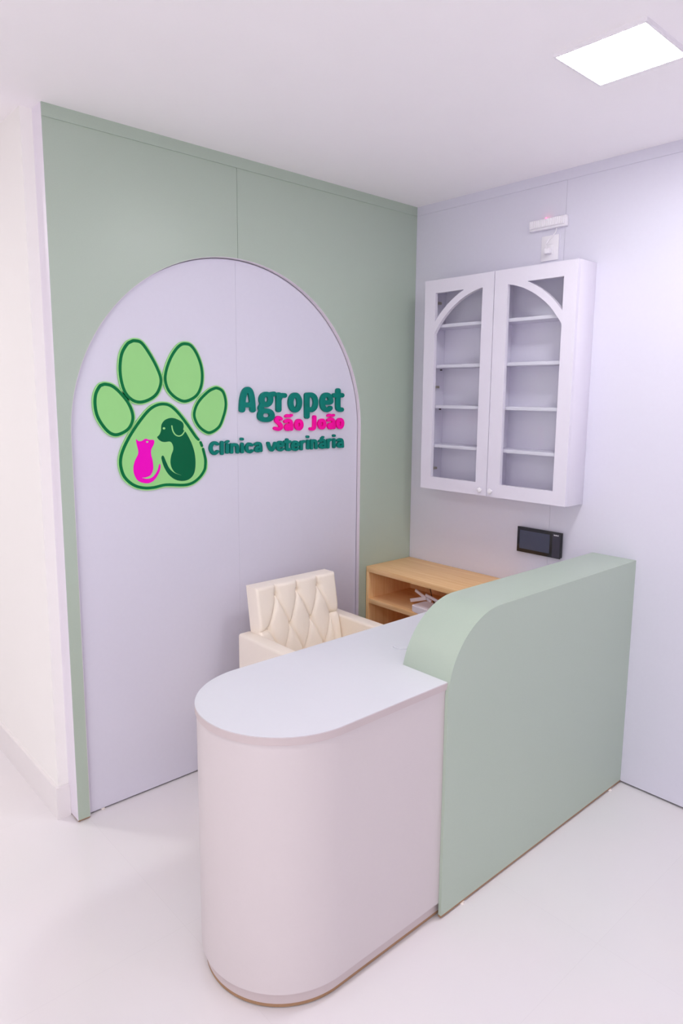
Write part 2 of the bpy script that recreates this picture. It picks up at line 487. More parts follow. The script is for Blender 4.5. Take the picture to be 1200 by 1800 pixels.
# sage green front: a board down to the floor and a raised ledge with a rounded shoulder
GXL, GR, GTOP = -1.194, 0.253, 0.9868
GCX, GCZ = GXL + GR, GTOP - GR
shoulder = [(GCX + GR * math.cos(a), GCZ + GR * math.sin(a)) for a in [PI - (PI / 2) * k / 40 for k in range(41)]]
GF = -1.264
bm = bmesh.new()
add_prism(bm, [(-0.0008, 0.013), (GXL, 0.013)] + shoulder + [(-0.0008, GTOP)], lift_xz(GF), (0, 0.0115, 0))
link_mesh('front_board', bm, M['green'], desk, True)
box('front_bottom_strip', GXL, -0.0008, GF + 0.0002, GF + 0.0115, 0.006, 0.0129, M['stripbrown'], desk)  # brown strip below the green front board
up = [p for p in shoulder if p[1] > CZ + 0.001]
a_c = math.asin((CZ + 0.0003 - GCZ) / GR)
x_c = GCX - GR * math.cos(a_c)
bm = bmesh.new()
add_prism(bm, [(-0.0008, CZ + 0.0003), (x_c, CZ + 0.0003)] + up + [(-0.0008, GTOP)], lift_xz(GF + 0.0116), (0, 0.1817, 0))
link_mesh('raised_ledge', bm, M['green'], desk, True)
bm = bmesh.new()
add_tube(bm, [(-1.070, -0.955, CZ), (-1.070, -0.955, CZ + 0.003)], 0.032, 32)
add_tube(bm, [(-1.070, -0.955, CZ + 0.003), (-1.070, -0.955, CZ + 0.0042)], 0.026, 32)
link_mesh('cable_grommet', bm, M['counter'], desk, True)
for gx, gy in ((-1.745, -1.172), (-1.085, GF + 0.004), (-0.09, GF + 0.004), (-1.78, -0.86)):
    bm = bmesh.new(); add_tube(bm, [(gx, gy, 0.0), (gx, gy, 0.0062)], 0.009, 12)
    link_mesh('glide', bm, M['glide'], desk, True)

# ------------------------------------------------------------------ oak shelf unit in the corner
SX = -0.331; ST = 0.776; SY = -0.742
su = thing('shelf_unit', 'low light oak open shelf unit standing in the corner behind the desk', 'shelf unit', (-0.165, -0.37, 0))
box('top_board', SX, -0.002, SY, -0.003, ST - 0.028, ST, M['wood_y'], su, 0.0008)
box('side_panel', SX, -0.002, -0.022, -0.003, 0.0, ST - 0.0282, M['wood_z'], su, 0.0008)
box('side_panel', SX, -0.002, SY, SY + 0.019, 0.0, ST - 0.0282, M['wood_z'], su, 0.0008)
box('shelf_board', SX + 0.002, -0.013, SY + 0.0192, -0.0222, 0.583, 0.607, M['wood_y'], su, 0.0008)
box('shelf_board', SX + 0.002, -0.013, SY + 0.0192, -0.0222, 0.330, 0.354, M['wood_y'], su, 0.0008)
box('bottom_board', SX + 0.002, -0.013, SY + 0.0192, -0.0222, 0.070, 0.094, M['wood_y'], su, 0.0008)
box('kick_board', SX + 0.03, SX + 0.046, SY + 0.0192, -0.0222, 0.0, 0.0698, M['wood_y'], su)
box('back_panel', -0.0128, -0.003, SY + 0.0192, -0.0222, 0.0, ST - 0.0282, M['wood_z'], su)
bm = bmesh.new(); add_tube(bm, [(-0.0128, -0.165, 0.690), (-0.0140, -0.165, 0.690)], 0.012, 20)
link_mesh('cable_hole', bm, M['pin'], su)

# router
rt = thing('wifi_router', 'white wireless router with stubby antennas on the oak shelf', 'router', (-0.275, -0.39, 0.6075))
bm = bmesh.new()
add_prism(bm, [(-0.322, -0.318), (-0.329, -0.345), (-0.331, -0.372), (-0.331, -0.43), (-0.322, -0.465), (-0.235, -0.470), (-0.222, -0.455), (-0.222, -0.330), (-0.235, -0.318)],
          lambda x, y: Vector((x, y, 0.6075)), (0, 0, 0.034))
bmesh.ops.bevel(bm, geom=[e for e in bm.edges], offset=0.003, segments=2, affect='EDGES')
link_mesh('case', bm, M['router'], rt, True)
def antenna(p, q, w=0.0075):
    p, q = Vector(p), Vector(q)
    d = (q - p); L = d.length; d.normalize()
    s = d.cross(Vector((1, 0, 0))).normalized(); n = s.cross(d)
    bm = bmesh.new(); add_box(bm, 0, L, -w, w, -0.0045, 0.0045, 0.0025)
    mt = Matrix(((d.x, s.x, n.x, p.x), (d.y, s.y, n.y, p.y), (d.z, s.z, n.z, p.z), (0, 0, 0, 1)))
    bmesh.ops.transform(bm, matrix=mt, verts=bm.verts[:])
    link_mesh('antenna', bm, M['router'], rt, True)
antenna((-0.215, -0.350, 0.640), (-0.215, -0.243, 0.678))
antenna((-0.215, -0.420, 0.648), (-0.215, -0.312, 0.669))
antenna((-0.226, -0.325, 0.656), (-0.226, -0.222, 0.622), 0.0095)
bm = bmesh.new()
add_tube(bm, catmull([(-0.02, -0.165, 0.690), (-0.06, -0.20, 0.715), (-0.13, -0.26, 0.700), (-0.19, -0.33, 0.665), (-0.212, -0.37, 0.632)], 6, False), 0.0022, 8)
link_mesh('power_cable', bm, M['cable'], rt, True)

# ------------------------------------------------------------------ tufted armchair
ch = thing('armchair', 'cream leather armchair with a diamond tufted back behind the desk', 'armchair', (-0.917, -0.42, 0))
AX0, AX1 = -1.197, -0.637; AZ = 0.645
for x0, x1 in ((AX0, AX0 + 0.066), (AX1 - 0.066, AX1)):
    box('armrest', x0, x1, -0.700, -0.123, 0.10, AZ, M['leather'], ch, 0.012, 4)
box('seat', AX0 + 0.0665, AX1 - 0.0665, -0.690, -0.235, 0.300, 0.455, M['leather'], ch, 0.022, 4)
box('seat_base', AX0 + 0.0665, AX1 - 0.0665, -0.670, -0.15, 0.10, 0.2995, M['leather'], ch, 0.008, 3)
for lx in (AX0 + 0.05, AX1 - 0.05):
    for ly in (-0.66, -0.17):
        bm = bmesh.new(); add_tube(bm, [(lx, ly, 0.0), (lx, ly, 0.1005)], 0.016, 16)
        link_mesh('leg', bm, M['steel'], ch, True)

def tufted_back():
    # front face parameterised by x and z; creases form diamonds between button rows
    px = 0.116
    r1 = [-1.036 + px * k for k in range(-1, 5)]        # upper row (z = zr1)
    zr1, zr2, zr3, zr4 = 0.795, 0.660, 0.533, 0.405
    r2 = [x - px / 2 for x in r1] + [r1[-1] + px / 2]
    rows = [(zr1, [x for x in r1 if -1.10 < x < -0.75]), (zr2, [x for x in r2 if -1.125 < x < -0.73]), (zr3, [x for x in r1 if -1.12 < x < -0.72]), (zr4, [x for x in r2 if -1.125 < x < -0.72])]
    segs = []; btn = []
    for (za, xa), (zb, xb) in zip(rows, rows[1:]):
        for x in xa:
            for y in xb:
                if abs(abs(x - y) - px / 2) < 0.012: segs.append((x, za, y, zb))
    for x in rows[0][1]: segs.append((x, zr1, x, 0.86))
    xr = max(rows[1][1]); xl = min(rows[1][1])
    segs += [(xr, zr2, xr + 0.004, 0.40), (xr, zr2, -0.704, zr2 + 0.004), (xl, zr2, -1.142, zr2 - 0.004)]
    for z, xs in rows:
        for x in xs: btn.append((x, z))
    nx, nz = 190, 210
    x0, x1, zb, zt = -1.142, -0.704, 0.40, 0.842
    X = np.linspace(x0, x1, nx); Zs = np.linspace(zb, zt, nz)
    XX, ZZ = np.meshgrid(X, Zs, indexing='ij')
    D = np.full(XX.shape, 9.0)
    for ax, az, bx, bz in segs:
        dx, dz = bx - ax, bz - az; L2 = dx * dx + dz * dz
        t = np.clip(((XX - ax) * dx + (ZZ - az) * dz) / L2, 0, 1)
        # pleats bow a little like pulled leather
        D = np.minimum(D, np.hypot(XX - ax - t * dx, ZZ - az - t * dz))
    B = np.full(XX.shape, 9.0)
    for bx, bz in btn: B = np.minimum(B, np.hypot(XX - bx, ZZ - bz))
    crease = 0.014 * np.exp(-(D / 0.0075) ** 1.0)
    dim = 0.012 * np.exp(-(B / 0.013) ** 2)
    puff = 0.006 * (1 - np.exp(-(B / 0.05) ** 2))
    e = np.minimum(np.minimum(XX - x0, x1 - XX), zt - ZZ)
    rim = 0.014
    edge = np.where(e < rim, rim - np.sqrt(np.maximum(rim ** 2 - (rim - e) ** 2, 0)), 0)
    H = -crease - dim + puff - edge * 0.9
    lean = lambda z: -0.178 - (0.842 - z) * 0.195       # front plane
    rear = lambda z: -0.108 - (0.842 - z) * 0.16
    bm = bmesh.new()
    V = [[bm.verts.new((X[i], lean(Zs[j]) - H[i, j], Zs[j])) for j in range(nz)] for i in range(nx)]
    for i in range(nx - 1):
        for j in range(nz - 1):
            bm.faces.new((V[i][j], V[i + 1][j], V[i + 1][j + 1], V[i][j + 1]))
    ring = [V[i][0] for i in range(nx)] + [V[nx - 1][j] for j in range(1, nz)] + [V[i][nz - 1] for i in range(nx - 2, -1, -1)] + [V[0][j] for j in range(nz - 2, 0, -1)]
    back = [bm.verts.new((v.co.x, rear(v.co.z), v.co.z)) for v in ring]
    n = len(ring)
    for k in range(n): bm.faces.new((ring[k], ring[(k + 1) % n], back[(k + 1) % n], back[k]))
    bm.faces.new(back)
    o = link_mesh('backrest', bm, M['leather'], ch, True)
    for bx, bz in btn:
        if bz < 0.45: continue
        bb = bmesh.new()
        bmesh.ops.create_uvsphere(bb, u_segments=12, v_segments=8, radius=0.0045)
        bmesh.ops.transform(bb, matrix=Matrix.Translation((bx, lean(bz) + 0.0215, bz)) @ Matrix.Diagonal((1, 0.5, 1, 1)), verts=bb.verts[:])
        link_mesh('button', bb, M['leather'], o, True)
tufted_back()

# ------------------------------------------------------------------ wall cabinet with arched glass doors
KY0, KY1, KZ0, KZ1, KX = -1.009, -0.197, 1.191, 2.199, -0.1455
kb = thing('wall_cabinet', 'pale lilac wall cabinet with two arched glass doors and empty shelves', 'cabinet', (0, -0.603, KZ0))
T = 0.016; KI = KX + 0.0185
box('side_panel', KI, -0.0005, KY0, KY0 + T, KZ0, KZ1, M['cabinet'], kb, 0.0006)
sp = box('side_panel', KI, -0.0005, KY1 - T, KY1, KZ0, KZ1, M['cabinet'], kb, 0.0006)
box('top_panel', KI, -0.0005, KY0 + T + 0.0001, KY1 - T - 0.0001, KZ1 - T, KZ1, M['cabinet'], kb)
box('bottom_panel', KI, -0.0005, KY0 + T + 0.0001, KY1 - T - 0.0001, KZ0, KZ0 + T, M['cabinet'], kb)
box('back_panel', -0.007, -0.0005, KY0 + T + 0.0001, KY1 - T - 0.0001, KZ0 + T + 0.0001, KZ1 - T - 0.0001, M['cabinet'], kb)
box('divider', KI + 0.001, -0.0071, -0.611, -0.595, KZ0 + T + 0.0001, KZ1 - T - 0.0001, M['cabinet'], kb)
for z in (1.988, 1.797, 1.602, 1.410):
    box('shelf', -0.122, -0.0071, -0.5949, KY1 - T - 0.0001, z - 0.012, z + 0.003, M['cabinet'], kb, 0.0005)
    box('shelf', -0.122, -0.0071, KY0 + T + 0.0001, -0.6111, z - 0.012, z + 0.003, M['cabinet'], kb, 0.0005)
    if z < 1.9:
        for px_ in (-0.10, -0.035):
            bm = bmesh.new()
            add_tube(bm, [(px_, KY1 - T - 0.0001, z - 0.018), (px_, KY1 - T - 0.010, z - 0.018)], 0.0035, 10)
            link_mesh('shelf_pin', bm, M['pin'], kb)
for z in (2.101, 1.694, 1.287):
    bm = bmesh.new()
    add_box(bm, -0.098, -0.052, KY1 - T - 0.012, KY1 - T - 0.0001, z - 0.006, z + 0.006, 0.001)
    add_box(bm, -0.088, -0.074, KY1 - T - 0.006, KY1 - T - 0.0001, z - 0.024, z + 0.024, 0.001)
    add_tube(bm, [(-0.060, KY1 - T - 0.013, z), (-0.060, KY1 - T - 0.016, z)], 0.004, 10)
    add_box(bm, -0.125, -0.098, KY1 - T - 0.018, KY1 - T - 0.006, z - 0.010, z + 0.010, 0.001)
    link_mesh('hinge', bm, M['metal'], kb, True)
# door frame with the curved bar; yc is the cabinet's middle, s = +1 towards the corner
YC, AZC, RI, RO = -0.6045, 1.741, 0.399, 0.430
def door(y_in, y_out, w_in, w_out):
    s = 1 if y_out > y_in else -1
    oi, oo = abs(w_in - YC), abs(w_out - YC)      # opening, as distances from the middle line
    zb_, zt_ = 1.2525, 2.1365
    bm = bmesh.new()
    L = lambda d, z: Vector((KX, YC + s * d, z))
    a, b = abs(y_in - YC), abs(y_out - YC)
    g = 0.0015
    # four flat rails plus the arc bar, each a prism 18 mm deep
    for (p, q, z0, z1) in ((a, oi, KZ0 + g, KZ1 - g), (oo, b, KZ0 + g, KZ1 - g), (oi, oo, KZ0 + g, zb_), (oi, oo, zt_, KZ1 - g)):
        add_prism(bm, [(p, z0), (q, z0), (q, z1), (p, z1)], L, (0.018, 0, 0))
    n = 40
    ti0, ti1 = math.acos(oo / RI), math.acos(oi / RI)
    to0, to1 = math.acos(oo / RO), math.asin(min(1, (zt_ - AZC) / RO))
    inn = [(RI * math.cos(ti0 + (ti1 - ti0) * k / n), AZC + RI * math.sin(ti0 + (ti1 - ti0) * k / n)) for k in range(n + 1)]
    outr = [(RO * math.cos(to0 + (to1 - to0) * k / n), AZC + RO * math.sin(to0 + (to1 - to0) * k / n)) for k in range(n + 1)]
    pts = inn + [(oi, zt_)] + outr[::-1]
    pts = [(d, min(z, zt_)) for d, z in pts]
    add_prism(bm, pts, L, (0.018, 0, 0))
    bmesh.ops.remove_doubles(bm, verts=bm.verts[:], dist=1e-6)
    o = link_mesh('door', bm, M['cabinet'], kb)
    y0, y1 = sorted((YC + s * (oi - 0.004), YC + s * (oo + 0.004)))
    box('glass_pane', KX + 0.0182, KX + 0.0222 - 0.0005, y0, y1, zb_ - 0.004, zt_ + 0.004, M['glass'], o)
    ky = YC + s * 0.030
    bm = bmesh.new()
    prof = [(0.0, 0.0045), (0.006, 0.0045), (0.010, 0.010), (0.017, 0.013), (0.022, 0.010), (0.024, 0.004)]
    rings = [[bm.verts.new((KX - d, ky + r * math.cos(2 * PI * k / 8), 1.220 + r * math.sin(2 * PI * k / 8))) for k in range(8)] for d, r in prof]
    for p, q in zip(rings, rings[1:]):
        for k in range(8): bm.faces.new((p[k], p[(k + 1) % 8], q[(k + 1) % 8], q[k]))
    bm.faces.new(rings[0]); bm.faces.new(rings[-1][::-1])
    link_mesh('knob', bm, M['white'], o)
    return o
door(-0.6028, KY1, -0.540, -0.263)
door(-0.6062, KY0, -0.675, -0.9475)

# ------------------------------------------------------------------ intercom screen
ic = thing('video_intercom', 'black wall intercom with a grey screen below the wall cabinet', 'intercom', (0, -0.814, 0.9325))
Y0, Y1, Z0i, Z1i = -0.9281, -0.700, 0.9325, 1.0513
box('housing', -0.018, -0.0005, Y0 + 0.002, Y1 - 0.002, Z0i + 0.002, Z1i - 0.002, M['black'], ic, 0.003)
box('front_plate', -0.022, -0.0181, Y0, Y1, Z0i, Z1i, M['black'], ic, 0.0015)
box('screen', -0.0226, -0.0221, -0.872, -0.714, Z0i + 0.017, Z1i - 0.015, M['screen'], ic)
box('speaker_panel', -0.0226, -0.0221, -0.924, -0.886, Z0i + 0.004, Z1i - 0.006, M['speaker'], ic)
bm = bmesh.new()
for k in range(7):
    y = -0.892 - k * 0.0036
    add_box(bm, -0.0230, -0.0227, y - 0.0028, y, Z1i - 0.0165, Z1i - 0.012 + (0.001 if k % 3 == 0 else 0))
link_mesh('maker_mark', bm, M['mark'], ic)

# ------------------------------------------------------------------ emergency light, socket, plug
em = thing('emergency_light', 'small white emergency light bar with a glowing red indicator high on the wall', 'emergency light', (0, -0.777, 2.39))
box('case', -0.022, -0.0005, -0.868, -0.688, 2.368, 2.412, M['white'], em, 0.003)
bm = bmesh.new()
add_box(bm, -0.030, -0.0221, -0.864, -0.692, 2.376, 2.409, 0.003)
for k in range(17):
    y = -0.697 - k * 0.0102
    add_box(bm, -0.0325, -0.0290, y - 0.0022, y + 0.0022, 2.378, 2.407, 0.0006, 1)
link_mesh('diffuser', bm, M['white'], em, True)
bm = bmesh.new(); bmesh.ops.create_uvsphere(bm, u_segments=12, v_segments=8, radius=0.004)
bmesh.ops.transform(bm, matrix=Matrix.Translation((-0.012, -0.765, 2.414)), verts=bm.verts[:])
link_mesh('indicator', bm, M['redled'], em, True)

so = thing('wall_socket', 'white wall socket plate just above the wall cabinet', 'socket', (0, -0.7855, 2.287))
box('plate', -0.006, -0.0005, -0.828, -0.743, 2.236, 2.342, M['white'], so, 0.002)
box('socket_insert', -0.0085, -0.0061, -0.806, -0.766, 2.262, 2.304, M['white'], so, 0.003)
pg = thing('power_plug', 'small white plug and cord running from the socket up to the emergency light', 'plug', (-0.0086, -0.787, 2.272))
box('plug_body', -0.034, -0.0086, -0.799, -0.775, 2.262, 2.284, M['white'], pg, 0.004, 3)
bm = bmesh.new()
add_tube(bm, catmull([(-0.028, -0.785, 2.284), (-0.030, -0.781, 2.300), (-0.020, -0.786, 2.318), (-0.013, -0.800, 2.335), (-0.011, -0.815, 2.352), (-0.012, -0.818, 2.3675)], 8, False), 0.0022, 8)
link_mesh('cord', bm, M['white'], pg, True)

# ------------------------------------------------------------------ sign on the lilac board
WORDS = {
  'agropet': [
    ('A',[[(-1.0696,1.5811),(-1.0657,1.6251),(-1.0551,1.6574),(-1.0398,1.6693),(-1.0258,1.6578),(-1.0176,1.6253),(-1.0145,1.5808)],[(-1.068,1.6025),(-1.0166,1.6025)]]),
    ('g',[[(-0.9198,1.6265),(-0.9211,1.6193),(-0.9245,1.6128),(-0.9298,1.6077),(-0.9364,1.6044),(-0.9437,1.6032),(-0.9509,1.6044),(-0.9574,1.6077),(-0.9625,1.6128),(-0.9658,1.6192),(-0.9668,1.6263),(-0.9656,1.6335),(-0.9622,1.6399),(-0.957,1.6451),(-0.9505,1.6484),(-0.9432,1.6496),(-0.936,1.6486),(-0.9294,1.6453),(-0.9242,1.6402),(-0.9209,1.6337),(-0.9198,1.6265)],[(-0.9227,1.6475),(-0.9015,1.6508)],[(-0.9641,1.6018),(-0.9718,1.5884),(-0.9618,1.5769)],[(-0.9669,1.5759),(-0.9286,1.5746),(-0.9132,1.5609),(-0.9164,1.5463),(-0.9315,1.5385),(-0.9584,1.5389),(-0.9735,1.547),(-0.9746,1.5615),(-0.9669,1.5759)]]),
    ('r',[[(-0.8746,1.648),(-0.8751,1.5806)],[(-0.8721,1.6301),(-0.8628,1.6439),(-0.8429,1.6446)]]),
    ('o',[[(-0.7564,1.6134),(-0.7576,1.6028),(-0.7612,1.5931),(-0.7669,1.5855),(-0.774,1.5806),(-0.7818,1.579),(-0.7896,1.5807),(-0.7965,1.5856),(-0.8021,1.5933),(-0.8056,1.6028),(-0.8068,1.6134),(-0.8055,1.6239),(-0.8019,1.6335),(-0.7964,1.6411),(-0.7894,1.646),(-0.7816,1.6477),(-0.7738,1.6461),(-0.7668,1.6413),(-0.7612,1.6337),(-0.7576,1.6241),(-0.7564,1.6134)]]),
    ('p',[[(-0.7119,1.6483),(-0.7119,1.549)],[(-0.7114,1.6483),(-0.6845,1.6486),(-0.6667,1.6377),(-0.66,1.6136),(-0.6666,1.5905),(-0.6843,1.5795),(-0.7057,1.584)]]),
    ('e',[[(-0.6149,1.6148),(-0.569,1.6148),(-0.57,1.6339),(-0.5797,1.6461),(-0.5945,1.6498),(-0.6098,1.6437),(-0.6185,1.627),(-0.6184,1.6059),(-0.6119,1.5892),(-0.5956,1.579),(-0.5792,1.5812),(-0.5697,1.5872)]]),
    ('t',[[(-0.5197,1.6714),(-0.5199,1.5956),(-0.5112,1.5808),(-0.4973,1.5796)],[(-0.5422,1.648),(-0.495,1.6484)]]),
  ],
  'sao': [
    ('S',[[(-0.8631,1.54),(-0.8753,1.5461),(-0.8864,1.5404),(-0.8865,1.5309),(-0.8737,1.5209),(-0.8633,1.5102),(-0.8645,1.4989),(-0.8794,1.4942),(-0.8941,1.4984)]]),
    ('a_tilde',[[(-0.8363,1.5277),(-0.8212,1.5328),(-0.809,1.5278),(-0.8053,1.5151),(-0.8042,1.493)],[(-0.806,1.5106),(-0.8269,1.5095),(-0.8326,1.5012),(-0.827,1.4929),(-0.8118,1.4956)]]),
    ('tilde',[[(-0.8331,1.5516),(-0.8256,1.5557),(-0.8154,1.5517),(-0.8028,1.556)]]),
    ('o',[[(-0.7442,1.5114),(-0.745,1.5056),(-0.7472,1.5003),(-0.7507,1.4962),(-0.755,1.4936),(-0.7598,1.4928),(-0.7647,1.4939),(-0.769,1.4966),(-0.7724,1.5009),(-0.7746,1.5062),(-0.7753,1.5121),(-0.7746,1.5179),(-0.7723,1.5231),(-0.7689,1.5272),(-0.7646,1.5298),(-0.7598,1.5306),(-0.755,1.5296),(-0.7506,1.5269),(-0.7472,1.5226),(-0.745,1.5173),(-0.7442,1.5114)]]),
    ('J',[[(-0.6667,1.5465),(-0.667,1.503),(-0.6747,1.4914),(-0.6887,1.4911)]]),
    ('o',[[(-0.6048,1.5118),(-0.6056,1.5062),(-0.6078,1.5011),(-0.6112,1.4971),(-0.6156,1.4947),(-0.6204,1.4939),(-0.6253,1.4949),(-0.6296,1.4976),(-0.6331,1.5017),(-0.6353,1.5068),(-0.6361,1.5124),(-0.6354,1.518),(-0.6332,1.523),(-0.6298,1.527),(-0.6254,1.5295),(-0.6206,1.5303),(-0.6158,1.5293),(-0.6114,1.5267),(-0.6079,1.5226),(-0.6056,1.5174),(-0.6048,1.5118)]]),
    ('a_tilde',[[(-0.5804,1.5296),(-0.5636,1.5351),(-0.5509,1.5292),(-0.5474,1.5164),(-0.5459,1.4934)],[(-0.5473,1.5116),(-0.5697,1.5098),(-0.576,1.5011),(-0.5688,1.493),(-0.5536,1.4968)]]),
    ('tilde',[[(-0.5818,1.5511),(-0.5721,1.5548),(-0.5595,1.5509),(-0.5477,1.5539)]]),
    ('o',[[(-0.4903,1.5128),(-0.491,1.5068),(-0.4931,1.5015),(-0.4965,1.4973),(-0.5009,1.4946),(-0.5057,1.4938),(-0.5105,1.4948),(-0.5148,1.4977),(-0.5183,1.502),(-0.5205,1.5074),(-0.5213,1.5134),(-0.5206,1.5193),(-0.5185,1.5246),(-0.5151,1.5288),(-0.5108,1.5315),(-0.5061,1.5323),(-0.5012,1.5313),(-0.4969,1.5285),(-0.4934,1.5242),(-0.4911,1.5188),(-0.4903,1.5128)]]),
  ],
  'clinica': [
    ('C',[[(-1.1955,1.4395),(-1.2073,1.4456),(-1.2207,1.4404),(-1.2276,1.424),(-1.2215,1.4069),(-1.2098,1.3999),(-1.1961,1.4083)]]),
    ('l',[[(-1.1728,1.4459),(-1.1737,1.3981)]]),
    ('i_acute',[[(-1.1471,1.435),(-1.1477,1.4022)]]),
    ('acute_accent',[[(-1.1515,1.4456),(-1.1422,1.4492)]]),
    ('n',[[(-1.1256,1.4341),(-1.1262,1.4012)],[(-1.1257,1.4302),(-1.1101,1.434),(-1.0983,1.4277),(-1.0957,1.4005)]]),
    ('i',[[(-1.0718,1.4347),(-1.0723,1.4005)]]),
    ('dot',[[(-1.074,1.4561),(-1.0714,1.456)]]),
    ('c',[[(-1.0219,1.4279),(-1.0357,1.4341),(-1.0454,1.4269),(-1.0488,1.4163),(-1.0448,1.4046),(-1.033,1.3987),(-1.0209,1.4035)]]),
    ('a',[[(-1.0017,1.4306),(-0.9885,1.435),(-0.9771,1.4288),(-0.9741,1.4014)],[(-0.9749,1.4186),(-0.9937,1.4167),(-1.0003,1.408),(-0.9929,1.4009),(-0.9774,1.4037)]]),
    ('v',[[(-0.9337,1.4334),(-0.9254,1.4124),(-0.9143,1.4009),(-0.9023,1.4142),(-0.8953,1.432)]]),
    ('e',[[(-0.8825,1.4185),(-0.8541,1.419),(-0.8557,1.4294),(-0.8661,1.4354),(-0.8776,1.4316),(-0.8832,1.4179),(-0.8784,1.4044),(-0.8664,1.3996),(-0.8524,1.4041)]]),
    ('t',[[(-0.8287,1.4452),(-0.8289,1.405),(-0.8219,1.3991),(-0.8126,1.4004)],[(-0.8407,1.4358),(-0.8125,1.4354)]]),
    ('e',[[(-0.7958,1.4166),(-0.7671,1.4175),(-0.7689,1.4284),(-0.7815,1.4337),(-0.7926,1.4293),(-0.7976,1.4159),(-0.7927,1.402),(-0.7798,1.3972),(-0.7671,1.4032)]]),
    ('r',[[(-0.7453,1.4323),(-0.7453,1.3985)],[(-0.7445,1.4252),(-0.7361,1.4326),(-0.7259,1.4336)]]),
    ('i',[[(-0.7059,1.4352),(-0.7059,1.4012)]]),
    ('dot',[[(-0.7089,1.4546),(-0.7067,1.4546)]]),
    ('n',[[(-0.6836,1.4359),(-0.6835,1.4002)],[(-0.6836,1.4301),(-0.6693,1.4354),(-0.6588,1.4292),(-0.656,1.4005)]]),
    ('a_acute',[[(-0.6333,1.4312),(-0.6188,1.4365),(-0.6053,1.431),(-0.6012,1.4011)],[(-0.6025,1.4198),(-0.6244,1.4171),(-0.6313,1.4077),(-0.6224,1.4005),(-0.6051,1.4027)]]),
    ('acute_accent',[[(-0.6219,1.4445),(-0.6131,1.4504)]]),
    ('r',[[(-0.582,1.4352),(-0.5818,1.4003)],[(-0.5812,1.4278),(-0.5726,1.4355),(-0.5648,1.4355)]]),
    ('i',[[(-0.5439,1.4363),(-0.5436,1.4002)]]),
    ('dot',[[(-0.5453,1.4548),(-0.5429,1.4547)]]),
    ('a',[[(-0.52,1.4307),(-0.504,1.4355),(-0.4918,1.4276),(-0.4883,1.3994)],[(-0.4905,1.42),(-0.5119,1.4172),(-0.5178,1.4075),(-0.5085,1.4002),(-0.4916,1.4026)]]),
  ],
}
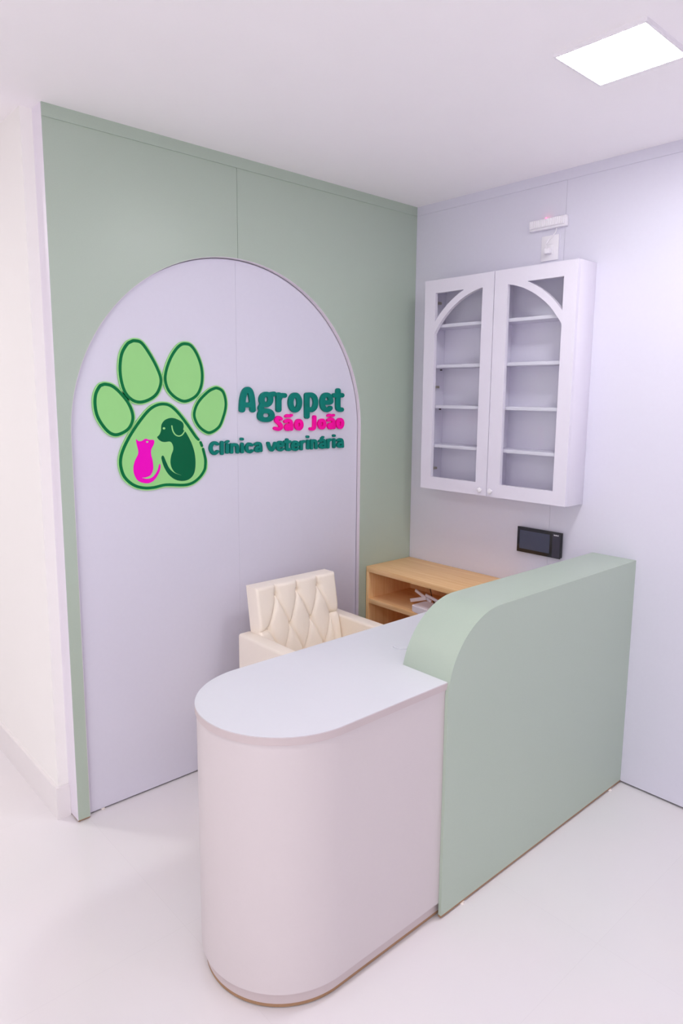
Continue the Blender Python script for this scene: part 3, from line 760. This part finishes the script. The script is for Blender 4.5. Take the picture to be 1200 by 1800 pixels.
PAW = {
  'toes': [[(-1.5458,1.85),(-1.5166,1.8429),(-1.4854,1.8047),(-1.454,1.7504),(-1.4377,1.6998),(-1.4517,1.6533),(-1.4807,1.6248),(-1.5254,1.6084),(-1.5629,1.6144),(-1.5937,1.6417),(-1.6101,1.686),(-1.6146,1.7399),(-1.6057,1.7939),(-1.5834,1.8316),(-1.5645,1.845)],[(-1.3359,1.8505),(-1.3064,1.8449),(-1.2801,1.8148),(-1.2599,1.768),(-1.2537,1.7201),(-1.2624,1.6716),(-1.2879,1.6337),(-1.3368,1.6122),(-1.378,1.6226),(-1.4147,1.6537),(-1.4305,1.6948),(-1.4263,1.736),(-1.4077,1.7829),(-1.3835,1.82),(-1.3596,1.8429)],[(-1.6665,1.6849),(-1.6389,1.6781),(-1.6089,1.6539),(-1.5788,1.6169),(-1.5617,1.5766),(-1.5615,1.5412),(-1.5832,1.5062),(-1.6263,1.4862),(-1.6596,1.4932),(-1.6888,1.5237),(-1.7096,1.5631),(-1.716,1.6068),(-1.7108,1.6455),(-1.6945,1.6746),(-1.6817,1.6821)],[(-1.19,1.6782),(-1.1614,1.6649),(-1.147,1.6346),(-1.1445,1.5957),(-1.1572,1.5512),(-1.1808,1.5071),(-1.2262,1.4827),(-1.2606,1.4925),(-1.2909,1.5204),(-1.3064,1.5585),(-1.298,1.5961),(-1.2758,1.6284),(-1.2378,1.6611),(-1.2123,1.674)]],
  'main': [(-1.4361,1.612),(-1.4018,1.6042),(-1.3676,1.5751),(-1.3272,1.5266),(-1.2861,1.4659),(-1.2625,1.4155),(-1.2479,1.3705),(-1.252,1.3317),(-1.278,1.3),(-1.3158,1.2779),(-1.3587,1.2719),(-1.4355,1.2792),(-1.4874,1.2727),(-1.5323,1.2749),(-1.5756,1.2904),(-1.6119,1.3242),(-1.626,1.366),(-1.6256,1.4015),(-1.6124,1.4414),(-1.5838,1.491),(-1.5441,1.5434),(-1.5042,1.5864),(-1.4702,1.6069)],
  'ring': [[(-1.263,1.4211),(-1.2539,1.3819),(-1.254,1.3541),(-1.2596,1.3322),(-1.2822,1.3048),(-1.3169,1.2835),(-1.3585,1.2779),(-1.4353,1.2851),(-1.4884,1.2786),(-1.5321,1.2806),(-1.5727,1.2954),(-1.6064,1.3269),(-1.6202,1.3656),(-1.6198,1.4012),(-1.6067,1.4386),(-1.5781,1.4878),(-1.5388,1.5398),(-1.5,1.5813),(-1.4681,1.6007),(-1.4363,1.6063),(-1.4061,1.599),(-1.3725,1.5709),(-1.3322,1.5224),(-1.297,1.4744),(-1.2838,1.4614)],[(-1.2742,1.449),(-1.2683,1.4351)]],
  'dog': [(-1.4673,1.4761),(-1.4574,1.4862),(-1.45,1.5028),(-1.4469,1.5262),(-1.4326,1.5432),(-1.4093,1.5513),(-1.3861,1.5489),(-1.357,1.5351),(-1.3497,1.519),(-1.3519,1.503),(-1.3403,1.4919),(-1.3172,1.4506),(-1.3031,1.4064),(-1.3,1.3623),(-1.3072,1.3242),(-1.3274,1.3019),(-1.358,1.2949),(-1.3936,1.303),(-1.4223,1.3255),(-1.4416,1.3572),(-1.451,1.387),(-1.4512,1.3987),(-1.4459,1.4031),(-1.4403,1.3981),(-1.4333,1.3807),(-1.4186,1.3505),(-1.3958,1.3302),(-1.3645,1.3183),(-1.3928,1.331),(-1.4086,1.3525),(-1.4131,1.3769),(-1.4082,1.4034),(-1.3993,1.4244),(-1.401,1.4442),(-1.4123,1.4574),(-1.4355,1.4566),(-1.4525,1.4609)],
  'cat': [(-1.5561,1.4723),(-1.5471,1.4653),(-1.5335,1.4638),(-1.5167,1.4725),(-1.5019,1.4679),(-1.4824,1.4662),(-1.4812,1.4515),(-1.4931,1.4311),(-1.495,1.4103),(-1.4892,1.3838),(-1.4886,1.3522),(-1.4996,1.3292),(-1.5194,1.3212),(-1.5361,1.3208),(-1.5113,1.3148),(-1.4885,1.3232),(-1.4707,1.3458),(-1.4637,1.3665),(-1.4602,1.37),(-1.4569,1.3651),(-1.4605,1.3425),(-1.4774,1.3155),(-1.4978,1.3001),(-1.5231,1.2978),(-1.553,1.3095),(-1.5684,1.3366),(-1.5706,1.3626),(-1.5637,1.3879),(-1.5502,1.413),(-1.5485,1.4284),(-1.5532,1.4491)],
  'ear': [(-1.4027,1.5201),(-1.3992,1.5015),(-1.3892,1.4853),(-1.3735,1.4784),(-1.3585,1.4828),(-1.3474,1.4959)],
  'dogeye': [(-1.4371,1.5109)],
  'cateye': [(-1.5099,1.4599)],
}

SY_ = GY - 0.0002
pw = thing('paw_sign', 'green paw shaped sign with a pink cat and a dark green dog', 'sign', (-1.55, SY_, 1.45))
def offset_loop(P, d):
    P = np.array(P); A = 0.5 * np.sum(P[:, 0] * np.roll(P[:, 1], -1) - np.roll(P[:, 0], -1) * P[:, 1])
    t = np.roll(P, -1, 0) - np.roll(P, 1, 0); t /= np.linalg.norm(t, axis=1)[:, None]
    n = np.stack([t[:, 1], -t[:, 0]], 1) * (1 if A > 0 else -1)
    return [tuple(p) for p in P + n * d]
PT = 0.006
for P in PAW['toes']:
    C_ = catmull(P, 6)
    o = plate('toe_pad', [offset_loop(C_, 0.0045)], SY_, PT, M['paw_light'], pw)
    plate('outline', [C_, offset_loop(C_, -0.0118)], SY_ - PT, 0.0006, M['paw_dark'], o)
C_ = catmull(PAW['main'], 6)
mp_ = plate('main_pad', [offset_loop(C_, 0.0045)], SY_, PT, M['paw_light'], pw)
ringc = [c for s in PAW['ring'] for c in stroke_contours([catmull(s, 5, False)], 0.0062, 0.0056, 0.0012)]
plate('outline', ringc, SY_ - PT, 0.0006, M['paw_dark'], mp_)
dg_ = plate('dog_figure', [catmull(PAW['dog'], 4)], SY_ - PT, 0.0006, M['dog_green'], mp_)
dg_['label'] = 'dark green seated dog silhouette'
ct_ = plate('cat_figure', [catmull(PAW['cat'], 4)], SY_ - PT, 0.0006, M['pink'], mp_)
ct_['label'] = 'magenta seated cat silhouette'
plate('ear_line', stroke_contours([catmull(PAW['ear'], 5, False)], 0.0026, 0.0022, 0.0006), SY_ - PT - 0.0006, 0.0003, M['paw_light'], mp_)
for P, r in ((PAW['dogeye'], 0.0055), (PAW['cateye'], 0.0045)):
    (x, z), = P
    plate('eye_spot', [[(x + r * math.cos(a), z + r * 0.8 * math.sin(a)) for a in [2 * PI * k / 20 for k in range(20)]]], SY_ - PT - 0.0006, 0.0003, M['paw_light'], mp_)

def lettering(key, name, label, m, rx, rz):
    pts = [p for _, ss in WORDS[key] for s in ss for p in s]
    x = sum(p[0] for p in pts) / len(pts); z = min(p[1] for p in pts)
    t = thing(name, label, 'lettering', (x, SY_, z))
    for k, (nm, ss) in enumerate(WORDS[key]):
        f = 1.0
        if nm in ('tilde',): f = 0.78
        if nm == 'acute_accent': f = 0.8
        sm = [catmull(s, 6, False) if len(s) > 2 else s for s in ss]
        plate('letter' if nm not in ('tilde', 'acute_accent', 'dot') else nm, stroke_contours(sm, rx * f, rz * f), SY_ - 0.00004 * (k % 3), 0.0122, m, t, 0.0009)
lettering('agropet', 'clinic_lettering', 'largest raised teal lettering, top line on the lilac board', M['teal'], 0.0145, 0.0108)
lettering('sao', 'clinic_lettering', 'raised magenta lettering under the largest teal line', M['pinkletter'], 0.0102, 0.0078)
lettering('clinica', 'clinic_lettering', 'small dark green lettering of the lowest line, beside the paw sign', M['teal'], 0.0082, 0.0064)
